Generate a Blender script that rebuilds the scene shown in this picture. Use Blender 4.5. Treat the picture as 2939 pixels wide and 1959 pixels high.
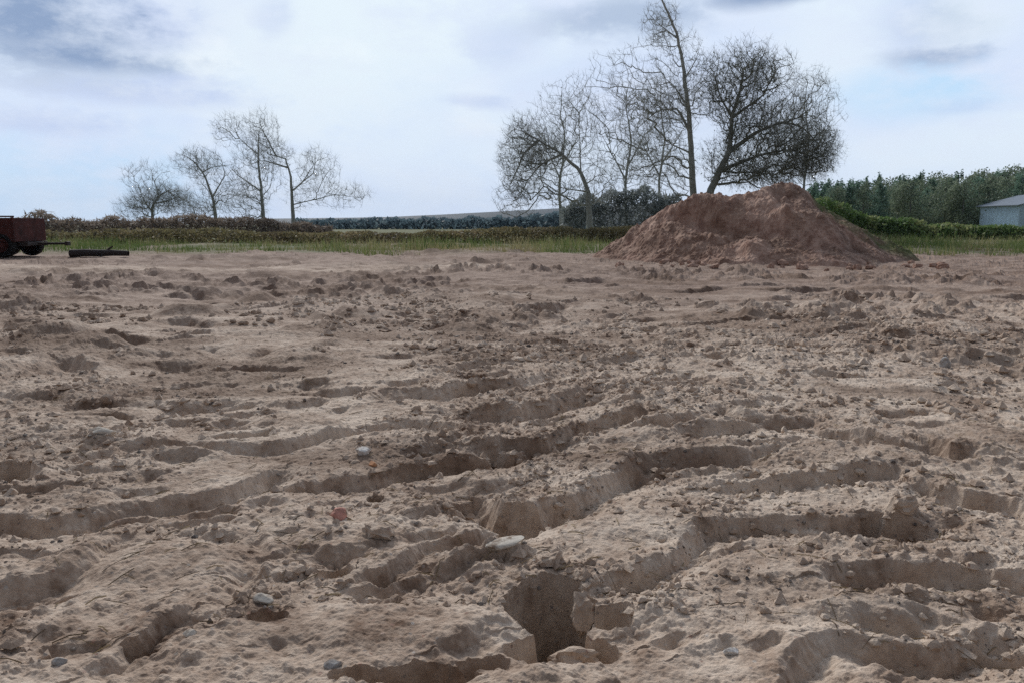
import bpy, math, random
import numpy as np
random.seed(7); rng = np.random.default_rng(7)
R = math.radians
S = bpy.context.scene
for o in list(bpy.data.objects): bpy.data.objects.remove(o)

# ---------------------------------------------------------------- camera
CAM_H, LENS, PITCH = 1.1, 28.0, 8.37
cd = bpy.data.cameras.new('camera'); cam = bpy.data.objects.new('camera', cd); S.collection.objects.link(cam)
cd.lens = LENS; cd.sensor_width = 36; cd.clip_start = 0.05; cd.clip_end = 9000
cam.location = (0, 0, CAM_H); cam.rotation_euler = (R(90-PITCH), 0, 0); S.camera = cam
FP = LENS/36*2352
def ray(px, py):                       # pixel of a 2352 px wide view -> direction with y = 1
    a, b = (px-1176)/FP, (784-py)/FP
    c, s = math.cos(R(PITCH)), math.sin(R(PITCH))
    y = c + b*s; z = -s + b*c
    return a/y, 1.0, z/y
def gnd(px, py, z=0.0):
    x, _, dz = ray(px, py); t = (z-CAM_H)/dz
    return x*t, t
def at(px, py, Y):
    x, _, dz = ray(px, py); return x*Y, Y, CAM_H+dz*Y

# ---------------------------------------------------------------- sky, sun, exposure
SUN_EL, SUN_AZ = 35, -18               # azimuth from +Y towards +X
W = bpy.data.worlds.new('World'); S.world = W; W.use_nodes = True
nt = W.node_tree; nt.nodes.clear(); N, L = nt.nodes, nt.links
def lin(c): return [((v/255)/12.92 if v/255 <= .04045 else ((v/255+.055)/1.055)**2.4) for v in c]
def math_n(op, a, b=None, c=None, clamp=False):
    n = N.new('ShaderNodeMath'); n.operation = op; n.use_clamp = clamp
    for i, v in enumerate((a, b, c)):
        if v is None: continue
        if isinstance(v, (int, float)): n.inputs[i].default_value = v
        else: L.new(v, n.inputs[i])
    return n.outputs[0]
def mixc(f, a, b):
    n = N.new('ShaderNodeMix'); n.data_type = 'RGBA'
    for k, v in ((0, f), (6, a), (7, b)):
        if isinstance(v, (int, float)): n.inputs[k].default_value = v
        elif isinstance(v, (list, tuple)): n.inputs[k].default_value = (*v[:3], 1)
        else: L.new(v, n.inputs[k])
    return n.outputs[2]
tc = N.new('ShaderNodeTexCoord'); sx = N.new('ShaderNodeSeparateXYZ'); L.new(tc.outputs['Generated'], sx.inputs[0])
az = math_n('ARCTAN2', sx.outputs[0], sx.outputs[1]); el = math_n('ARCSINE', sx.outputs[2])
zc = math_n('ADD', math_n('MAXIMUM', sx.outputs[2], 0), .16)
cv = N.new('ShaderNodeCombineXYZ'); L.new(math_n('DIVIDE', sx.outputs[0], zc), cv.inputs[0]); L.new(math_n('DIVIDE', sx.outputs[1], zc), cv.inputs[1])
def noise(vec, sc, det=5, rough=.55, off=0):
    m = N.new('ShaderNodeMapping'); m.inputs['Location'].default_value = (off, off*1.7, off*.3); L.new(vec, m.inputs[0])
    n = N.new('ShaderNodeTexNoise'); n.inputs['Scale'].default_value = sc; n.inputs['Detail'].default_value = det; n.inputs['Roughness'].default_value = rough
    L.new(m.outputs[0], n.inputs['Vector']); return n.outputs[0]
cv2 = N.new('ShaderNodeCombineXYZ'); L.new(az, cv2.inputs[0]); L.new(math_n('MULTIPLY', el, 2.0), cv2.inputs[1])
n4 = noise(cv2.outputs[0], 20, 6, .62, 17); n1 = noise(cv2.outputs[0], 2.6, 7, .55, 3); n2 = noise(cv2.outputs[0], 7.5, 7, .6, 11); n3 = noise(cv.outputs[0], .5, 4, .5, 7)
w4 = math_n('MULTIPLY', math_n('SUBTRACT', n4, .5), 1.1)
w1 = math_n('ADD', w4, math_n('ADD', math_n('MULTIPLY', math_n('SUBTRACT', n1, .5), 1.4), math_n('MULTIPLY', math_n('SUBTRACT', n2, .5), 1.2))); w2 = math_n('ADD', w4, math_n('ADD', math_n('MULTIPLY', math_n('SUBTRACT', n2, .5), 1.9), math_n('MULTIPLY', math_n('SUBTRACT', n1, .5), -1.0)))
def blob(px, py, rx, ry, k=1.0, soft=.75):
    x, y, z = ray(px, py); a = math.atan2(x, y); e = math.asin(z/math.sqrt(x*x+y*y+z*z))
    dx = math_n('ADD', math_n('MULTIPLY', math_n('SUBTRACT', az, a), FP/rx), w1)
    dy = math_n('ADD', math_n('MULTIPLY', math_n('SUBTRACT', el, e), FP/ry), w2)
    d = math_n('SQRT', math_n('ADD', math_n('MULTIPLY', dx, dx), math_n('MULTIPLY', dy, dy)))
    m = N.new('ShaderNodeMapRange'); m.interpolation_type = 'SMOOTHSTEP'
    L.new(d, m.inputs[0]); m.inputs[1].default_value = 1+soft*.6; m.inputs[2].default_value = 1-soft; m.inputs[3].default_value = 0; m.inputs[4].default_value = k
    return m.outputs[0]
def union(bl):
    r = bl[0]
    for b in bl[1:]: r = math_n('MAXIMUM', r, b)
    return r
sky = N.new('ShaderNodeTexSky'); sky.sky_type = 'NISHITA'; sky.sun_disc = False
sky.sun_elevation = R(SUN_EL); sky.sun_rotation = R(SUN_AZ); sky.air_density = 1.3; sky.dust_density = 2
skb = N.new('ShaderNodeVectorMath'); skb.operation = 'SCALE'; L.new(sky.outputs[0], skb.inputs[0]); skb.inputs['Scale'].default_value = 1.0
K = 10.0                                # cloud radiance is scaled to the sky's own units (Background strength 0.1)
def cc(c, g=1.0): return [v*K*g for v in lin(c)]
cr = N.new('ShaderNodeMapRange'); L.new(n3, cr.inputs[0]); cr.inputs[1].default_value = .35; cr.inputs[2].default_value = .65
cloud = mixc(cr.outputs[0], cc((216, 233, 255)), cc((230, 242, 255)))
fine = N.new('ShaderNodeMapRange'); L.new(n2, fine.inputs[0]); fine.inputs[1].default_value = .3; fine.inputs[2].default_value = .7; fine.inputs[3].default_value=0; fine.inputs[4].default_value=.8
cloud = mixc(fine.outputs[0], cloud, cc((212, 226, 255)))
bright = union([blob(800, 120, 400, 230, 1), blob(560, 170, 160, 120, .7), blob(1900, 100, 120, 110, .7), blob(2250, 40, 100, 60, .8), blob(2200, 340, 330, 70, .6), blob(1300, 330, 500, 120, .4)])
cloud = mixc(bright, cloud, cc((233, 246, 255)))
lil = union([blob(330, 215, 230, 26, .8), blob(60, 275, 150, 26, .7), blob(1120, 240, 100, 18, .6), blob(1150, 110, 90, 50, .5), blob(1480, 250, 230, 120, .4), blob(2190, 245, 70, 16, .6), blob(630, 40, 40, 40, .5), blob(380, 50, 130, 60, .9), blob(430, 190, 90, 20, .7)])
cloud = mixc(lil, cloud, cc((192, 208, 242)))
dark = union([blob(70, 60, 290, 90, 1), blob(180, 130, 250, 36, 1), blob(1400, 50, 200, 46, .6), blob(1740, -5, 150, 22, 1), blob(2150, 128, 110, 26, .75), blob(2170, 60, 110, 50, .3)])
cloud = mixc(dark, cloud, cc((146, 168, 202)))
blue = union([blob(2080, 215, 190, 50, .9), blob(60, 430, 360, 90, .55)])
cloud = mixc(math_n('MULTIPLY', blue, .75), cloud, cc((188, 226, 255)))
wf = N.new('ShaderNodeMapRange'); L.new(math_n('ADD', math_n('MULTIPLY', n4, .45), math_n('MULTIPLY', n2, .55)), wf.inputs[0]); wf.inputs[1].default_value = .44; wf.inputs[2].default_value = .62; wf.inputs[3].default_value = 0; wf.inputs[4].default_value = .55
cloud = mixc(wf.outputs[0], cloud, cc((228, 238, 253)))
gap = N.new('ShaderNodeMapRange'); L.new(n1, gap.inputs[0]); gap.inputs[1].default_value = .62; gap.inputs[2].default_value = .8; gap.inputs[3].default_value = 0; gap.inputs[4].default_value = .25
cloud = mixc(gap.outputs[0], cloud, skb.outputs[0])
back = N.new('ShaderNodeMapRange'); back.interpolation_type = 'SMOOTHSTEP'; L.new(math_n('ADD', sx.outputs[1], math_n('MULTIPLY', sx.outputs[2], -.25)), back.inputs[0]); back.inputs[1].default_value = .45; back.inputs[2].default_value = -.35; back.inputs[3].default_value = 0; back.inputs[4].default_value = .9
cloud = mixc(back.outputs[0], cloud, cc((96, 102, 114)))   # unseen dark cloud added overhead and behind, to shade faces turned to the camera
bg = N.new('ShaderNodeBackground'); bg.inputs[1].default_value = .1; L.new(cloud, bg.inputs[0])
wo = N.new('ShaderNodeOutputWorld'); L.new(bg.outputs[0], wo.inputs[0])
sd = bpy.data.lights.new('sun', 'SUN'); sd.energy = 2.3; sd.angle = R(10); sd.color = (1, .96, .9)
sun = bpy.data.objects.new('sun', sd); S.collection.objects.link(sun)
sun.rotation_euler = (R(90-SUN_EL), 0, R(180-SUN_AZ)); sun.location = (0, 0, 30)
S.view_settings.view_transform = 'Standard'; S.view_settings.look = 'None'; S.view_settings.exposure = 0.0; S.view_settings.gamma = 1
S.cycles.use_denoising = False; S.cycles.max_bounces = 5; S.cycles.diffuse_bounces = 2; S.cycles.transparent_max_bounces = 6

# ---------------------------------------------------------------- helpers
C = S.collection
def tag(o, label=None, cat=None, group=None, kind=None):
    if label: o['label'] = label
    if cat: o['category'] = cat
    if group: o['group'] = group
    if kind: o['kind'] = kind
    return o
def np_mesh(name, V, F, mat, parent=None, smooth=True, colors=None):
    """V (n,3) array, F list of int arrays (m,3)/(m,4)"""
    me = bpy.data.meshes.new(name)
    if not isinstance(F, (list, tuple)): F = [F]
    F = [f for f in F if len(f)]
    loops = np.concatenate([f.ravel() for f in F]).astype(np.int32)
    sizes = np.concatenate([np.full(len(f), f.shape[1]) for f in F])
    me.vertices.add(len(V)); me.vertices.foreach_set('co', np.ascontiguousarray(V, dtype=np.float32).ravel())
    me.loops.add(len(loops)); me.loops.foreach_set('vertex_index', loops)
    me.polygons.add(len(sizes)); starts = np.concatenate([[0], np.cumsum(sizes)[:-1]]).astype(np.int32)
    me.polygons.foreach_set('loop_start', starts)
    try: me.polygons.foreach_set('loop_total', sizes.astype(np.int32))
    except Exception: pass
    me.polygons.foreach_set('use_smooth', np.full(len(sizes), smooth))
    if colors:
        for k, v in colors.items():
            a = me.attributes.new(k, 'FLOAT', 'POINT'); a.data.foreach_set('value', np.ascontiguousarray(v, dtype=np.float32).ravel())
    me.update(calc_edges=True); me.validate()
    me.materials.append(mat) if mat else None
    o = bpy.data.objects.new(name, me); C.objects.link(o)
    if parent: o.parent = parent
    return o
def empty(name, loc=(0, 0, 0), rz=0):
    o = bpy.data.objects.new(name, None); C.objects.link(o); o.location = loc; o.rotation_euler.z = rz; return o

def hsh(i, j, s):
    h = (i*374761393 + j*668265263 + s*1274126177) & 0xffffffff
    h = ((h ^ (h >> 13))*1274126177) & 0xffffffff
    h = ((h ^ (h >> 16))*2246822519) & 0xffffffff
    return ((h ^ (h >> 15)) & 0xffffff)/float(0xffffff)
def vn(x, y, sc, s=0):
    x = x*sc; y = y*sc; i = np.floor(x).astype(np.int64); j = np.floor(y).astype(np.int64)
    u = x-i; v = y-j; u = u*u*u*(u*(u*6-15)+10); v = v*v*v*(v*(v*6-15)+10)
    a = hsh(i, j, s); b = hsh(i+1, j, s); c = hsh(i, j+1, s); d = hsh(i+1, j+1, s)
    return (a+(b-a)*u)*(1-v) + (c+(d-c)*u)*v - .5
def fbm(x, y, sc, o=4, s=0, g=.5):
    r = 0; a = 1
    for k in range(o):
        r = r + a*vn(x*math.cos(k)+y*math.sin(k), -x*math.sin(k)+y*math.cos(k), sc*2.03**k, s+k); a *= g
    return r
def lumps(x, y, size, s=0, dens=.6, ecc=.5):
    """angular clods: the highest of tilted domes, one per jittered cell"""
    X = x/size; Y = y/size; i = np.floor(X).astype(np.int64); j = np.floor(Y).astype(np.int64)
    best = np.zeros_like(x)
    for di in (-1, 0, 1):
        for dj in (-1, 0, 1):
            ci, cj = i+di, j+dj
            on = hsh(ci, cj, s+5) < dens
            cx = ci+.5+.8*(hsh(ci, cj, s)-.5); cy = cj+.5+.8*(hsh(ci, cj, s+1)-.5)
            r = .25+.45*hsh(ci, cj, s+2); th = hsh(ci, cj, s+3)*3.14159
            dx, dy = X-cx, Y-cy; c, q = np.cos(th), np.sin(th)
            a = (dx*c+dy*q)/r; b = (-dx*q+dy*c)/(r*(1-ecc*hsh(ci, cj, s+4)))
            d = np.maximum(np.sqrt(a*a+b*b), .85*(np.abs(a)+.6*np.abs(b)))
            h = r*np.clip(1.35*(1-d), 0, .75)*(1+.35*a*(hsh(ci, cj, s+6)-.3))
            best = np.maximum(best, np.where(on, h, 0))
    return best*size

def mat(name, fn):
    m = bpy.data.materials.new(name); m.use_nodes = True
    global N, L
    N, L = m.node_tree.nodes, m.node_tree.links
    b = N['Principled BSDF']; b.inputs['Roughness'].default_value = .9
    b.inputs['Specular IOR Level'].default_value = .25
    fn(b); return m
def ramp(fac, stops):
    n = N.new('ShaderNodeValToRGB'); L.new(fac, n.inputs[0]); e = n.color_ramp.elements
    while len(e) < len(stops): e.new(.5)
    for k, (p, c) in enumerate(stops): e[k].position = p; e[k].color = (*c[:3], 1)
    return n.outputs[0]
def tn(sc, det=4, rough=.6, coord='Object', off=0):
    t = N.new('ShaderNodeTexCoord'); return noise(t.outputs[coord], sc, det, rough, off)
def bump(b, h, st, dist):
    n = N.new('ShaderNodeBump'); n.inputs['Strength'].default_value = st; n.inputs['Distance'].default_value = dist
    L.new(h, n.inputs['Height']); L.new(n.outputs[0], b.inputs['Normal']); return n
def attr(name):
    n = N.new('ShaderNodeAttribute'); n.attribute_name = name; return n.outputs['Fac']
def simple(name, c, var=.25, sc=3, rough=.8, bm=None):
    def f(b):
        n = tn(sc, 5)
        L.new(ramp(n, [(.3, [v*(1-var) for v in c]), (.7, [v*(1+var) for v in c])]), b.inputs['Base Color']); b.inputs['Roughness'].default_value = rough
        if bm: bump(b, tn(bm, 4), .4, .02)
    return mat(name, f)

# ---------------------------------------------------------------- ground relief
def pts(l): return [gnd(*p) for p in l]
# cuts left by machine tracks: (polyline in view pixels, half width m, depth m)
CUTS = [
 ([(0,905),(100,905),(180,926),(420,930),(550,918)], .10, .05), ([(600,925),(670,930),(760,915)], .09, .05),
 ([(860,912),(1020,908),(1120,890),(1200,886),(1280,868)], .11, .08), ([(1010,850),(1150,848)], .12, .07),
 ([(1040,952),(1200,950),(1300,930),(1370,910)], .12, .10), ([(910,975),(960,972),(1060,990)], .08, .07),
 ([(490,970),(590,968)], .07, .04), ([(0,1008),(280,1008)], .08, .03),
 ([(275,1035),(440,1030),(540,1032),(640,1028),(740,1005),(880,988)], .07, .06), ([(340,1005),(385,1010)], .06, .08),
 ([(-60,1095),(20,1095),(70,1105)], .07, .12), ([(160,1088),(230,1092),(300,1085)], .05, .03),
 ([(-60,1195),(60,1200),(160,1200),(280,1170),(400,1155),(520,1140),(600,1115),(650,1085)], .075, .07),
 ([(-80,1370),(0,1358),(100,1345),(170,1318),(230,1280),(290,1235)], .085, .07),
 ([(190,1555),(250,1532),(320,1492),(380,1452),(440,1415)], .05, .05), ([(540,1400),(560,1360),(590,1310),(600,1240)], .05, .035),
 ([(750,1112),(860,1098),(940,1075),(1080,1062),(1180,1046),(1280,1022),(1340,992),(1440,972),(1490,962)], .075, .10),
 ([(1080,1030),(1180,1050)], .09, .10),
 ([(1100,1140),(1160,1190),(1200,1200),(1290,1170),(1350,1140),(1440,1095),(1500,1060),(1620,1055),(1730,1050)], .085, .11),
 ([(720,1275),(770,1285),(850,1262)], .05, .06), ([(830,1335),(900,1308),(980,1248),(1080,1232),(1130,1218)], .05, .07),
 ([(1400,1335),(1480,1318),(1560,1280),(1630,1215),(1740,1205),(1900,1205),(2000,1208),(2110,1222)], .065, .09),
 ([(1640,1125),(1720,1116),(1840,1112),(1960,1092),(2060,1085)], .075, .085),
 ([(2095,1112),(2200,1150),(2290,1155),(2420,1200)], .07, .10),
 ([(1550,1008),(1640,1003),(1760,985),(1800,980)], .09, .08), ([(1880,1002),(2000,1025),(2070,1038)], .08, .08), ([(2120,1030),(2180,1052),(2240,1050)], .08, .09),
 ([(1890,1325),(2000,1305),(2120,1308),(2260,1305),(2420,1345)], .07, .10),
 ([(1780,1620),(1840,1535),(1890,1480),(1960,1470),(2060,1492),(2180,1492),(2260,1470),(2420,1520)], .06, .10),
 ([(2230,1450),(2352,1470)], .05, .09), ([(1460,748),(1540,750)], .22, .12), ([(1640,752),(1680,750)], .2, .08),
 ([(140,830),(200,850)], .16, .14), ([(360,832),(470,832)], .15, .09), ([(0,815),(90,812)], .14, .08), ([(440,748),(500,750)], .2, .08),
 ([(2100,790),(2180,790)], .18, .08), ([(2210,830),(2352,832)], .13, .06), ([(2140,870),(2220,872)], .12, .07), ([(1560,868),(1590,872)], .12, .12),
 ([(1640,950),(1700,970),(1760,968)], .08, .07), ([(690,742),(760,770)], .2, .08), 
 ([(560,812),(620,810)], .14, .08), ([(680,885),(780,890)], .1, .06), ([(1380,945),(1480,930)], .08, .06),
]
HOLES = [  # px, py, rx m, ry m, depth m
 (1255,1380,.125,.17,.42), (1290,1475,.14,.07,.18), (1400,1400,.06,.06,.10), (1180,1190,.12,.10,.14), (2050,1206,.11,.06,.18), (985,1545,.12,.05,.18), (1110,1508,.07,.04,.10),
 (30,1090,.07,.06,.12), (862,1150,.035,.035,.10), (325,1492,.05,.03,.08), (1180,1040,.14,.1,.08), (770,1310,.05,.06,.06), (1990,1190,.06,.05,.12), (620,1428,.06,.035,.07), (820,1550,.06,.03,.07)]
CLODS = [  # px, py, rx, ry, height : flat pads and lumps standing proud
  (1450,1200,.26,.16,.035), (1400,1060,.2,.16,.03), (1790,1300,.3,.15,.03),
 (2060,1180,.06,.05,.06), (330,1290,.3,.16,.03), (900,1430,.3,.14,.02), (1110,1100,.14,.08,.04), (1060,1290,.1,.06,.03), (230,1025,.1,.07,.04), (1160,1268,.09,.03,.04),
 (1990,1400,.2,.06,.03), (1400,1010,.3,.1,.03), (640,770,.6,.3,.05), (120,960,.4,.12,.03), (680,970,.3,.12,.04), (2000,885,.6,.2,.04)]
_rc = random.Random(3)
def flow(px, py):                      # direction of the track marks as seen, slope in view space
    a = np.interp(px, [0, 500, 900, 1300, 1700, 2000, 2352], [-.02, -.04, -.10, -.20, -.08, .02, .14]); return a*np.interp(py, [700, 1000, 1400], [.4, 1, 2.2])
CLEAR = [(1262, 1400, 170, 120), (1450, 1200, 170, 70), (1400, 1050, 120, 40), (1790, 1340, 220, 90), (330, 1300, 170, 60), (900, 1440, 180, 60), (1110, 1095, 80, 25)]
for _ in range(230):
    py = 640+860*_rc.random()**1.25; px = _rc.uniform(-40, 2400)
    if any(((px-a)/c)**2+((py-b)/d)**2 < 1 for a, b, c, d in CLEAR): continue
    ln = _rc.uniform(40, 190)*np.interp(py, [640, 1000, 1500], [.6, 1, 1.0]); sl = flow(px, py)+_rc.uniform(-.05, .05); cu = _rc.uniform(-.08, .08)
    D_ = gnd(1176, py)[1]; hw = _rc.uniform(.035, .07)*np.interp(D_, [3, 6, 16], [.8, 1.4, 3.4])
    CUTS.append(([(px-ln/2, py-sl*ln/2+cu*ln/3), (px, py-cu*ln/6), (px+ln/2, py+sl*ln/2+cu*ln/3)], hw, hw*_rc.uniform(.6, 1.0)))
def seg_field(x, y, poly, hw):
    """nearest signed distance to a polyline, positive on its far side; and position along it"""
    P = np.array(pts(poly)); best = np.full(x.shape, 9.0); sg = np.zeros_like(x); fade = np.ones_like(x)
    Ls = np.hypot(*(P[1:]-P[:-1]).T); tot = Ls.sum(); acc = 0
    for a, b, l in zip(P[:-1], P[1:], Ls):
        d = (b-a)/l; t = np.clip((x-a[0])*d[0]+(y-a[1])*d[1], 0, l)
        qx, qy = x-a[0]-t*d[0], y-a[1]-t*d[1]; dd = np.hypot(qx, qy)
        nx, ny = (-d[1], d[0]) if d[0] > 0 else (d[1], -d[0])
        s = qx*nx+qy*ny; m = dd < best
        best = np.where(m, dd, best); sg = np.where(m, np.sign(s), sg)
        u = (t+acc); e = np.clip(np.minimum(u, tot-u)/(hw*1.2)+.25, 0, 1); fade = np.where(m, e, fade); acc += l
    return best*np.where(sg == 0, 1, sg), fade
PADS = [(1440,1200,190,75),(1400,1045,130,45),(1790,1330,270,110),(330,1300,190,70),(900,1440,220,75),(1110,1095,90,28),(1650,1530,230,60),(2100,1400,200,40),(1900,1155,180,22),(120,960,120,22),(680,965,150,18),(1900,1440,120,50),
 (430,1110,150,25),(130,1240,140,22),(560,1250,120,60),(700,1440,160,80),(640,775,120,40),(820,950,200,14),(1250,1230,90,20),(2000,895,180,18),(200,1470,130,60),(1330,960,90,16),(2250,1100,100,14),(500,1075,120,18)]
def padmask(x, y):
    m = np.zeros_like(x); wx = .09*fbm(x, y, 4, 3, 501); wy = .09*fbm(x, y, 4, 3, 502)
    for px, py, a, b in PADS:
        cx, cy = gnd(px, py); rx = a/FP*cy*1.02; ry = (gnd(px, py-b)[1]-gnd(px, py+b)[1])/2
        sl = -flow(px, py)*ry/max(b/FP*cy, 1e-3); dx, dy = x-cx+wx, y-cy+wy-sl*(x-cx)
        m = np.maximum(m, np.clip((1.15-np.sqrt((dx/rx)**2+(dy/ry)**2))/.4, 0, 1))
    return m
def relief(x, y):
    r = np.hypot(x, y); shp = x.shape
    z = np.zeros_like(x)
    front = (y > 0) & (r < 60)
    xf, yf = x[front], y[front]; rf = r[front]
    wx = .025*fbm(xf, yf, 2.4, 3, 31); wy = .020*fbm(xf, yf, 2.4, 3, 47)
    wx2 = wx + .02*fbm(xf, yf, 16, 3, 77); wy2 = wy + .02*fbm(xf, yf, 16, 3, 87)
    h = .10*fbm(xf, yf, .25, 3, 1)*np.clip(rf/6, .3, 1.6) + .05*fbm(xf, yf, 1.1, 3, 9) + .022*fbm(xf, yf, 4, 3, 19)
    # ladder of shallow pad edges across the wheel tracks, running left to right
    ph = (yf*1.0 - .25*np.abs(xf+.3) + .5*fbm(xf, yf, .5, 3, 61))*(2*math.pi/(.30+.035*rf))
    saw = (ph/(2*math.pi)) % 1; lad = np.where(saw < .75, saw/.75, (1-saw)/.25)
    lm = np.clip(fbm(xf, yf, .7, 3, 66)*2.2+.35, 0, 1)*np.clip((10-rf)/4, 0, 1)
    h += .028*lm*(lad-.5)
    for poly, hw, dp in CUTS:
        P = np.array(pts(poly)); k = np.clip(P[:, 1].mean()/4, 1, 2.2)
        m = (xf > P[:, 0].min()-hw*4) & (xf < P[:, 0].max()+hw*4) & (yf > P[:, 1].min()-hw*4-.1) & (yf < P[:, 1].max()+hw*3+.1)
        if not m.any(): continue
        s, fade = seg_field(xf[m]+wx2[m], yf[m]+wy2[m], poly, hw)
        prof = np.where(s > 0, np.clip(1-s/(hw*(.62+.5*vn(xf[m], yf[m], 9, 12))), 0, 1), np.clip(1+s/(hw*2.4), 0, 1)**1.3)
        rim = np.exp(-((s-hw*.95)/(hw*.6))**2)*.20
        h[m] -= dp*.86*fade*(prof-rim)*(1+.8*vn(xf[m], yf[m], 6, 8))
    for px, py, rx, ry, d in HOLES:
        cx, cy = gnd(px, py); q = np.sqrt(((xf+wx2*1.3-cx)/rx)**2+((yf+wy2*1.3-cy)/ry)**2)
        h -= d*np.clip((1.12-q)/.35, 0, 1)**.8
    for px, py, rx, ry, d in CLODS:
        cx, cy = gnd(px, py); q = np.sqrt(((xf+wx2-cx)/rx)**2+((yf+wy2-cy)/ry)**2)
        h += d*np.clip((1.1-q)/.45, 0, 1)
    # loose clods: rougher where the soil is broken, smoother on the pressed pads
    pad = padmask(xf, yf); h *= 1-.35*pad
    br = np.clip(.38+1.6*fbm(xf, yf, .6, 3, 91), .06, 1)*(1-.9*pad); far = np.clip((rf-5)/5, 0, 1)*np.clip((36-rf)/6, .3, 1)
    br = np.clip(br*(.55+.6*far)+.0, 0, 1.2)
    h += br*lumps(xf+2*wx, yf+2*wy, .34, 5, .5)*.5*(.1+1.2*far*np.clip((27-rf)/9, .25, 1)) + far*.8*lumps(xf+3*wx, yf+3*wy, .8, 7, .35)*np.clip(.3+1.5*fbm(xf, yf, .3, 3, 93), 0, 1)*.5
    h += br*(.35+.65*far)*lumps(xf+wx, yf+wy, .13, 15, .55)*.6
    h += (.34+.7*br)*(1-.5*pad)*lumps(xf, yf, .055, 25, .6)*.6
    h += (.5+.6*br)*(1-.3*pad)*np.where(rf < 9, 1, 0)*lumps(xf, yf, .024, 35, .6)*.5
    h += .008*fbm(xf, yf, 34, 3, 55)*np.where(rf < 9, 1, 0)
    h += .35*np.exp(-((rf-26)/5)**2)*0
    h *= np.clip((58-rf)/20, 0, 1)
    z[front] = h
    return z
NR, NC = 1050, 1400
ys = np.concatenate([[1750, 1690, 1650], np.linspace(1620, 519, NR)])
rr = np.array([gnd(1176, v)[1] for v in ys]); rr = np.concatenate([[.02, .5, 1.0, 1.6], rr[rr > 1.75]])
rr = np.concatenate([rr[rr < 110], np.geomspace(115, 1700, 30)])
th = np.concatenate([np.linspace(-math.pi, -R(42), 30)[:-1], np.linspace(-R(42), R(42), NC), np.linspace(R(42), math.pi, 30)[1:]])
TH, RR = np.meshgrid(th, rr); gx, gy = RR*np.sin(TH), RR*np.cos(TH)
gz = relief(gx, gy)
def terrace(x, y):
    r = np.hypot(x, y)
    return .35*np.clip((r-120)/200, 0, 1)*0
edge = gy + 2.2*fbm(gx, gy, .12, 4, 200) + 1.2*fbm(gx, gy, .6, 3, 210)
grass = np.clip((edge-28.5)/3.0, 0, 1)*np.clip(.7+1.2*fbm(gx, gy, .35, 4, 220)+np.clip((gy-45)/20, 0, 1), .25, 1)
def damp_soil(x, y):
    """patches and streaks of damper, browner soil, independent of the relief"""
    return np.clip(2.6*fbm(x*.45-y*.15, y*1.5+x*.2, 1.1, 5, 612)-.05, 0, .9)
damp = damp_soil(gx, gy)
moist = np.clip((edge-5.5)/9, 0, 1)*(1-.75*np.exp(-((edge-20.5-.08*gx)/1.6)**2)*(gx < 0))
nr, nc = TH.shape
idx = np.arange(nr*nc).reshape(nr, nc)
F = np.stack([idx[:-1, :-1], idx[:-1, 1:], idx[1:, 1:], idx[1:, :-1]], -1).reshape(-1, 4)[:, ::-1]

def soil(b, dry, mid, wet, green=None, red=0):
    big = tn(.35, 5, .6, off=2); med = tn(2.6, 6, .65, off=5); sm = tn(22, 6, .7, off=9)
    m = N.new('ShaderNodeMath'); m.operation = 'MULTIPLY_ADD'; L.new(med, m.inputs[0]); m.inputs[1].default_value = .55
    k = N.new('ShaderNodeMath'); k.operation = 'MULTIPLY_ADD'; L.new(sm, k.inputs[0]); k.inputs[1].default_value = .3
    q = N.new('ShaderNodeMath'); q.operation = 'MULTIPLY'; L.new(big, q.inputs[0]); q.inputs[1].default_value = .25
    L.new(q.outputs[0], k.inputs[2]); L.new(k.outputs[0], m.inputs[2])
    col = ramp(m.outputs[0], [(.41, wet), (.52, mid), (.63, dry)])
    col = mixc(math_n('MULTIPLY', attr('reddish'), .8), col, ramp(m.outputs[0], [(.38, lin((90, 69, 58))), (.52, lin((126, 103, 90))), (.66, lin((158, 134, 119)))]))
    col = mixc(math_n('MULTIPLY', attr('damp'), .7), col, ramp(m.outputs[0], [(.38, lin((88, 66, 51))), (.52, lin((112, 87, 69))), (.66, lin((136, 110, 91)))]))
    # small stones and grit of other colours lying in the soil
    t = N.new('ShaderNodeTexCoord'); v = N.new('ShaderNodeTexVoronoi'); v.inputs['Scale'].default_value = 55; L.new(t.outputs['Object'], v.inputs['Vector'])
    sp = N.new('ShaderNodeSeparateColor'); L.new(v.outputs['Color'], sp.inputs[0])
    grit = ramp(sp.outputs[1], [(0, lin((150, 140, 130))), (.35, lin((120, 112, 112))), (.6, lin((165, 125, 105))), (.85, lin((190, 180, 170)))])
    on = math_n('GREATER_THAN', sp.outputs[0], .93); inn = math_n('LESS_THAN', math_n('ADD', v.outputs['Distance'], math_n('MULTIPLY', sm, .35)), .48)
    col = mixc(math_n('MULTIPLY', math_n('MULTIPLY', on, inn), .75), col, grit)
    if green:
        g = ramp(tn(1.3, 5, .7, off=4), [(.3, lin((92, 84, 62))), (.5, lin((92, 98, 58))), (.7, lin((120, 112, 84)))])
        col = mixc(attr('grass'), col, g)
    L.new(col, b.inputs['Base Color'])
    hb = math_n('ADD', math_n('MULTIPLY', tn(22, 6, .72, off=3), 1.6), math_n('ADD', tn(60, 5, .7), math_n('MULTIPLY', tn(240, 3, .7), .4)))
    bump(b, hb, .6, .010); b.inputs['Roughness'].default_value = .92
soil_m = mat('field_soil', lambda b: soil(b, lin((214, 195, 176)), lin((182, 160, 141)), lin((122, 97, 79)), True))
ground = np_mesh('ground', np.stack([gx.ravel(), gy.ravel(), gz.ravel()], -1), F, soil_m, smooth=False, colors={'grass': grass, 'reddish': moist, 'damp': damp})
tag(ground, kind='structure')

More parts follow.
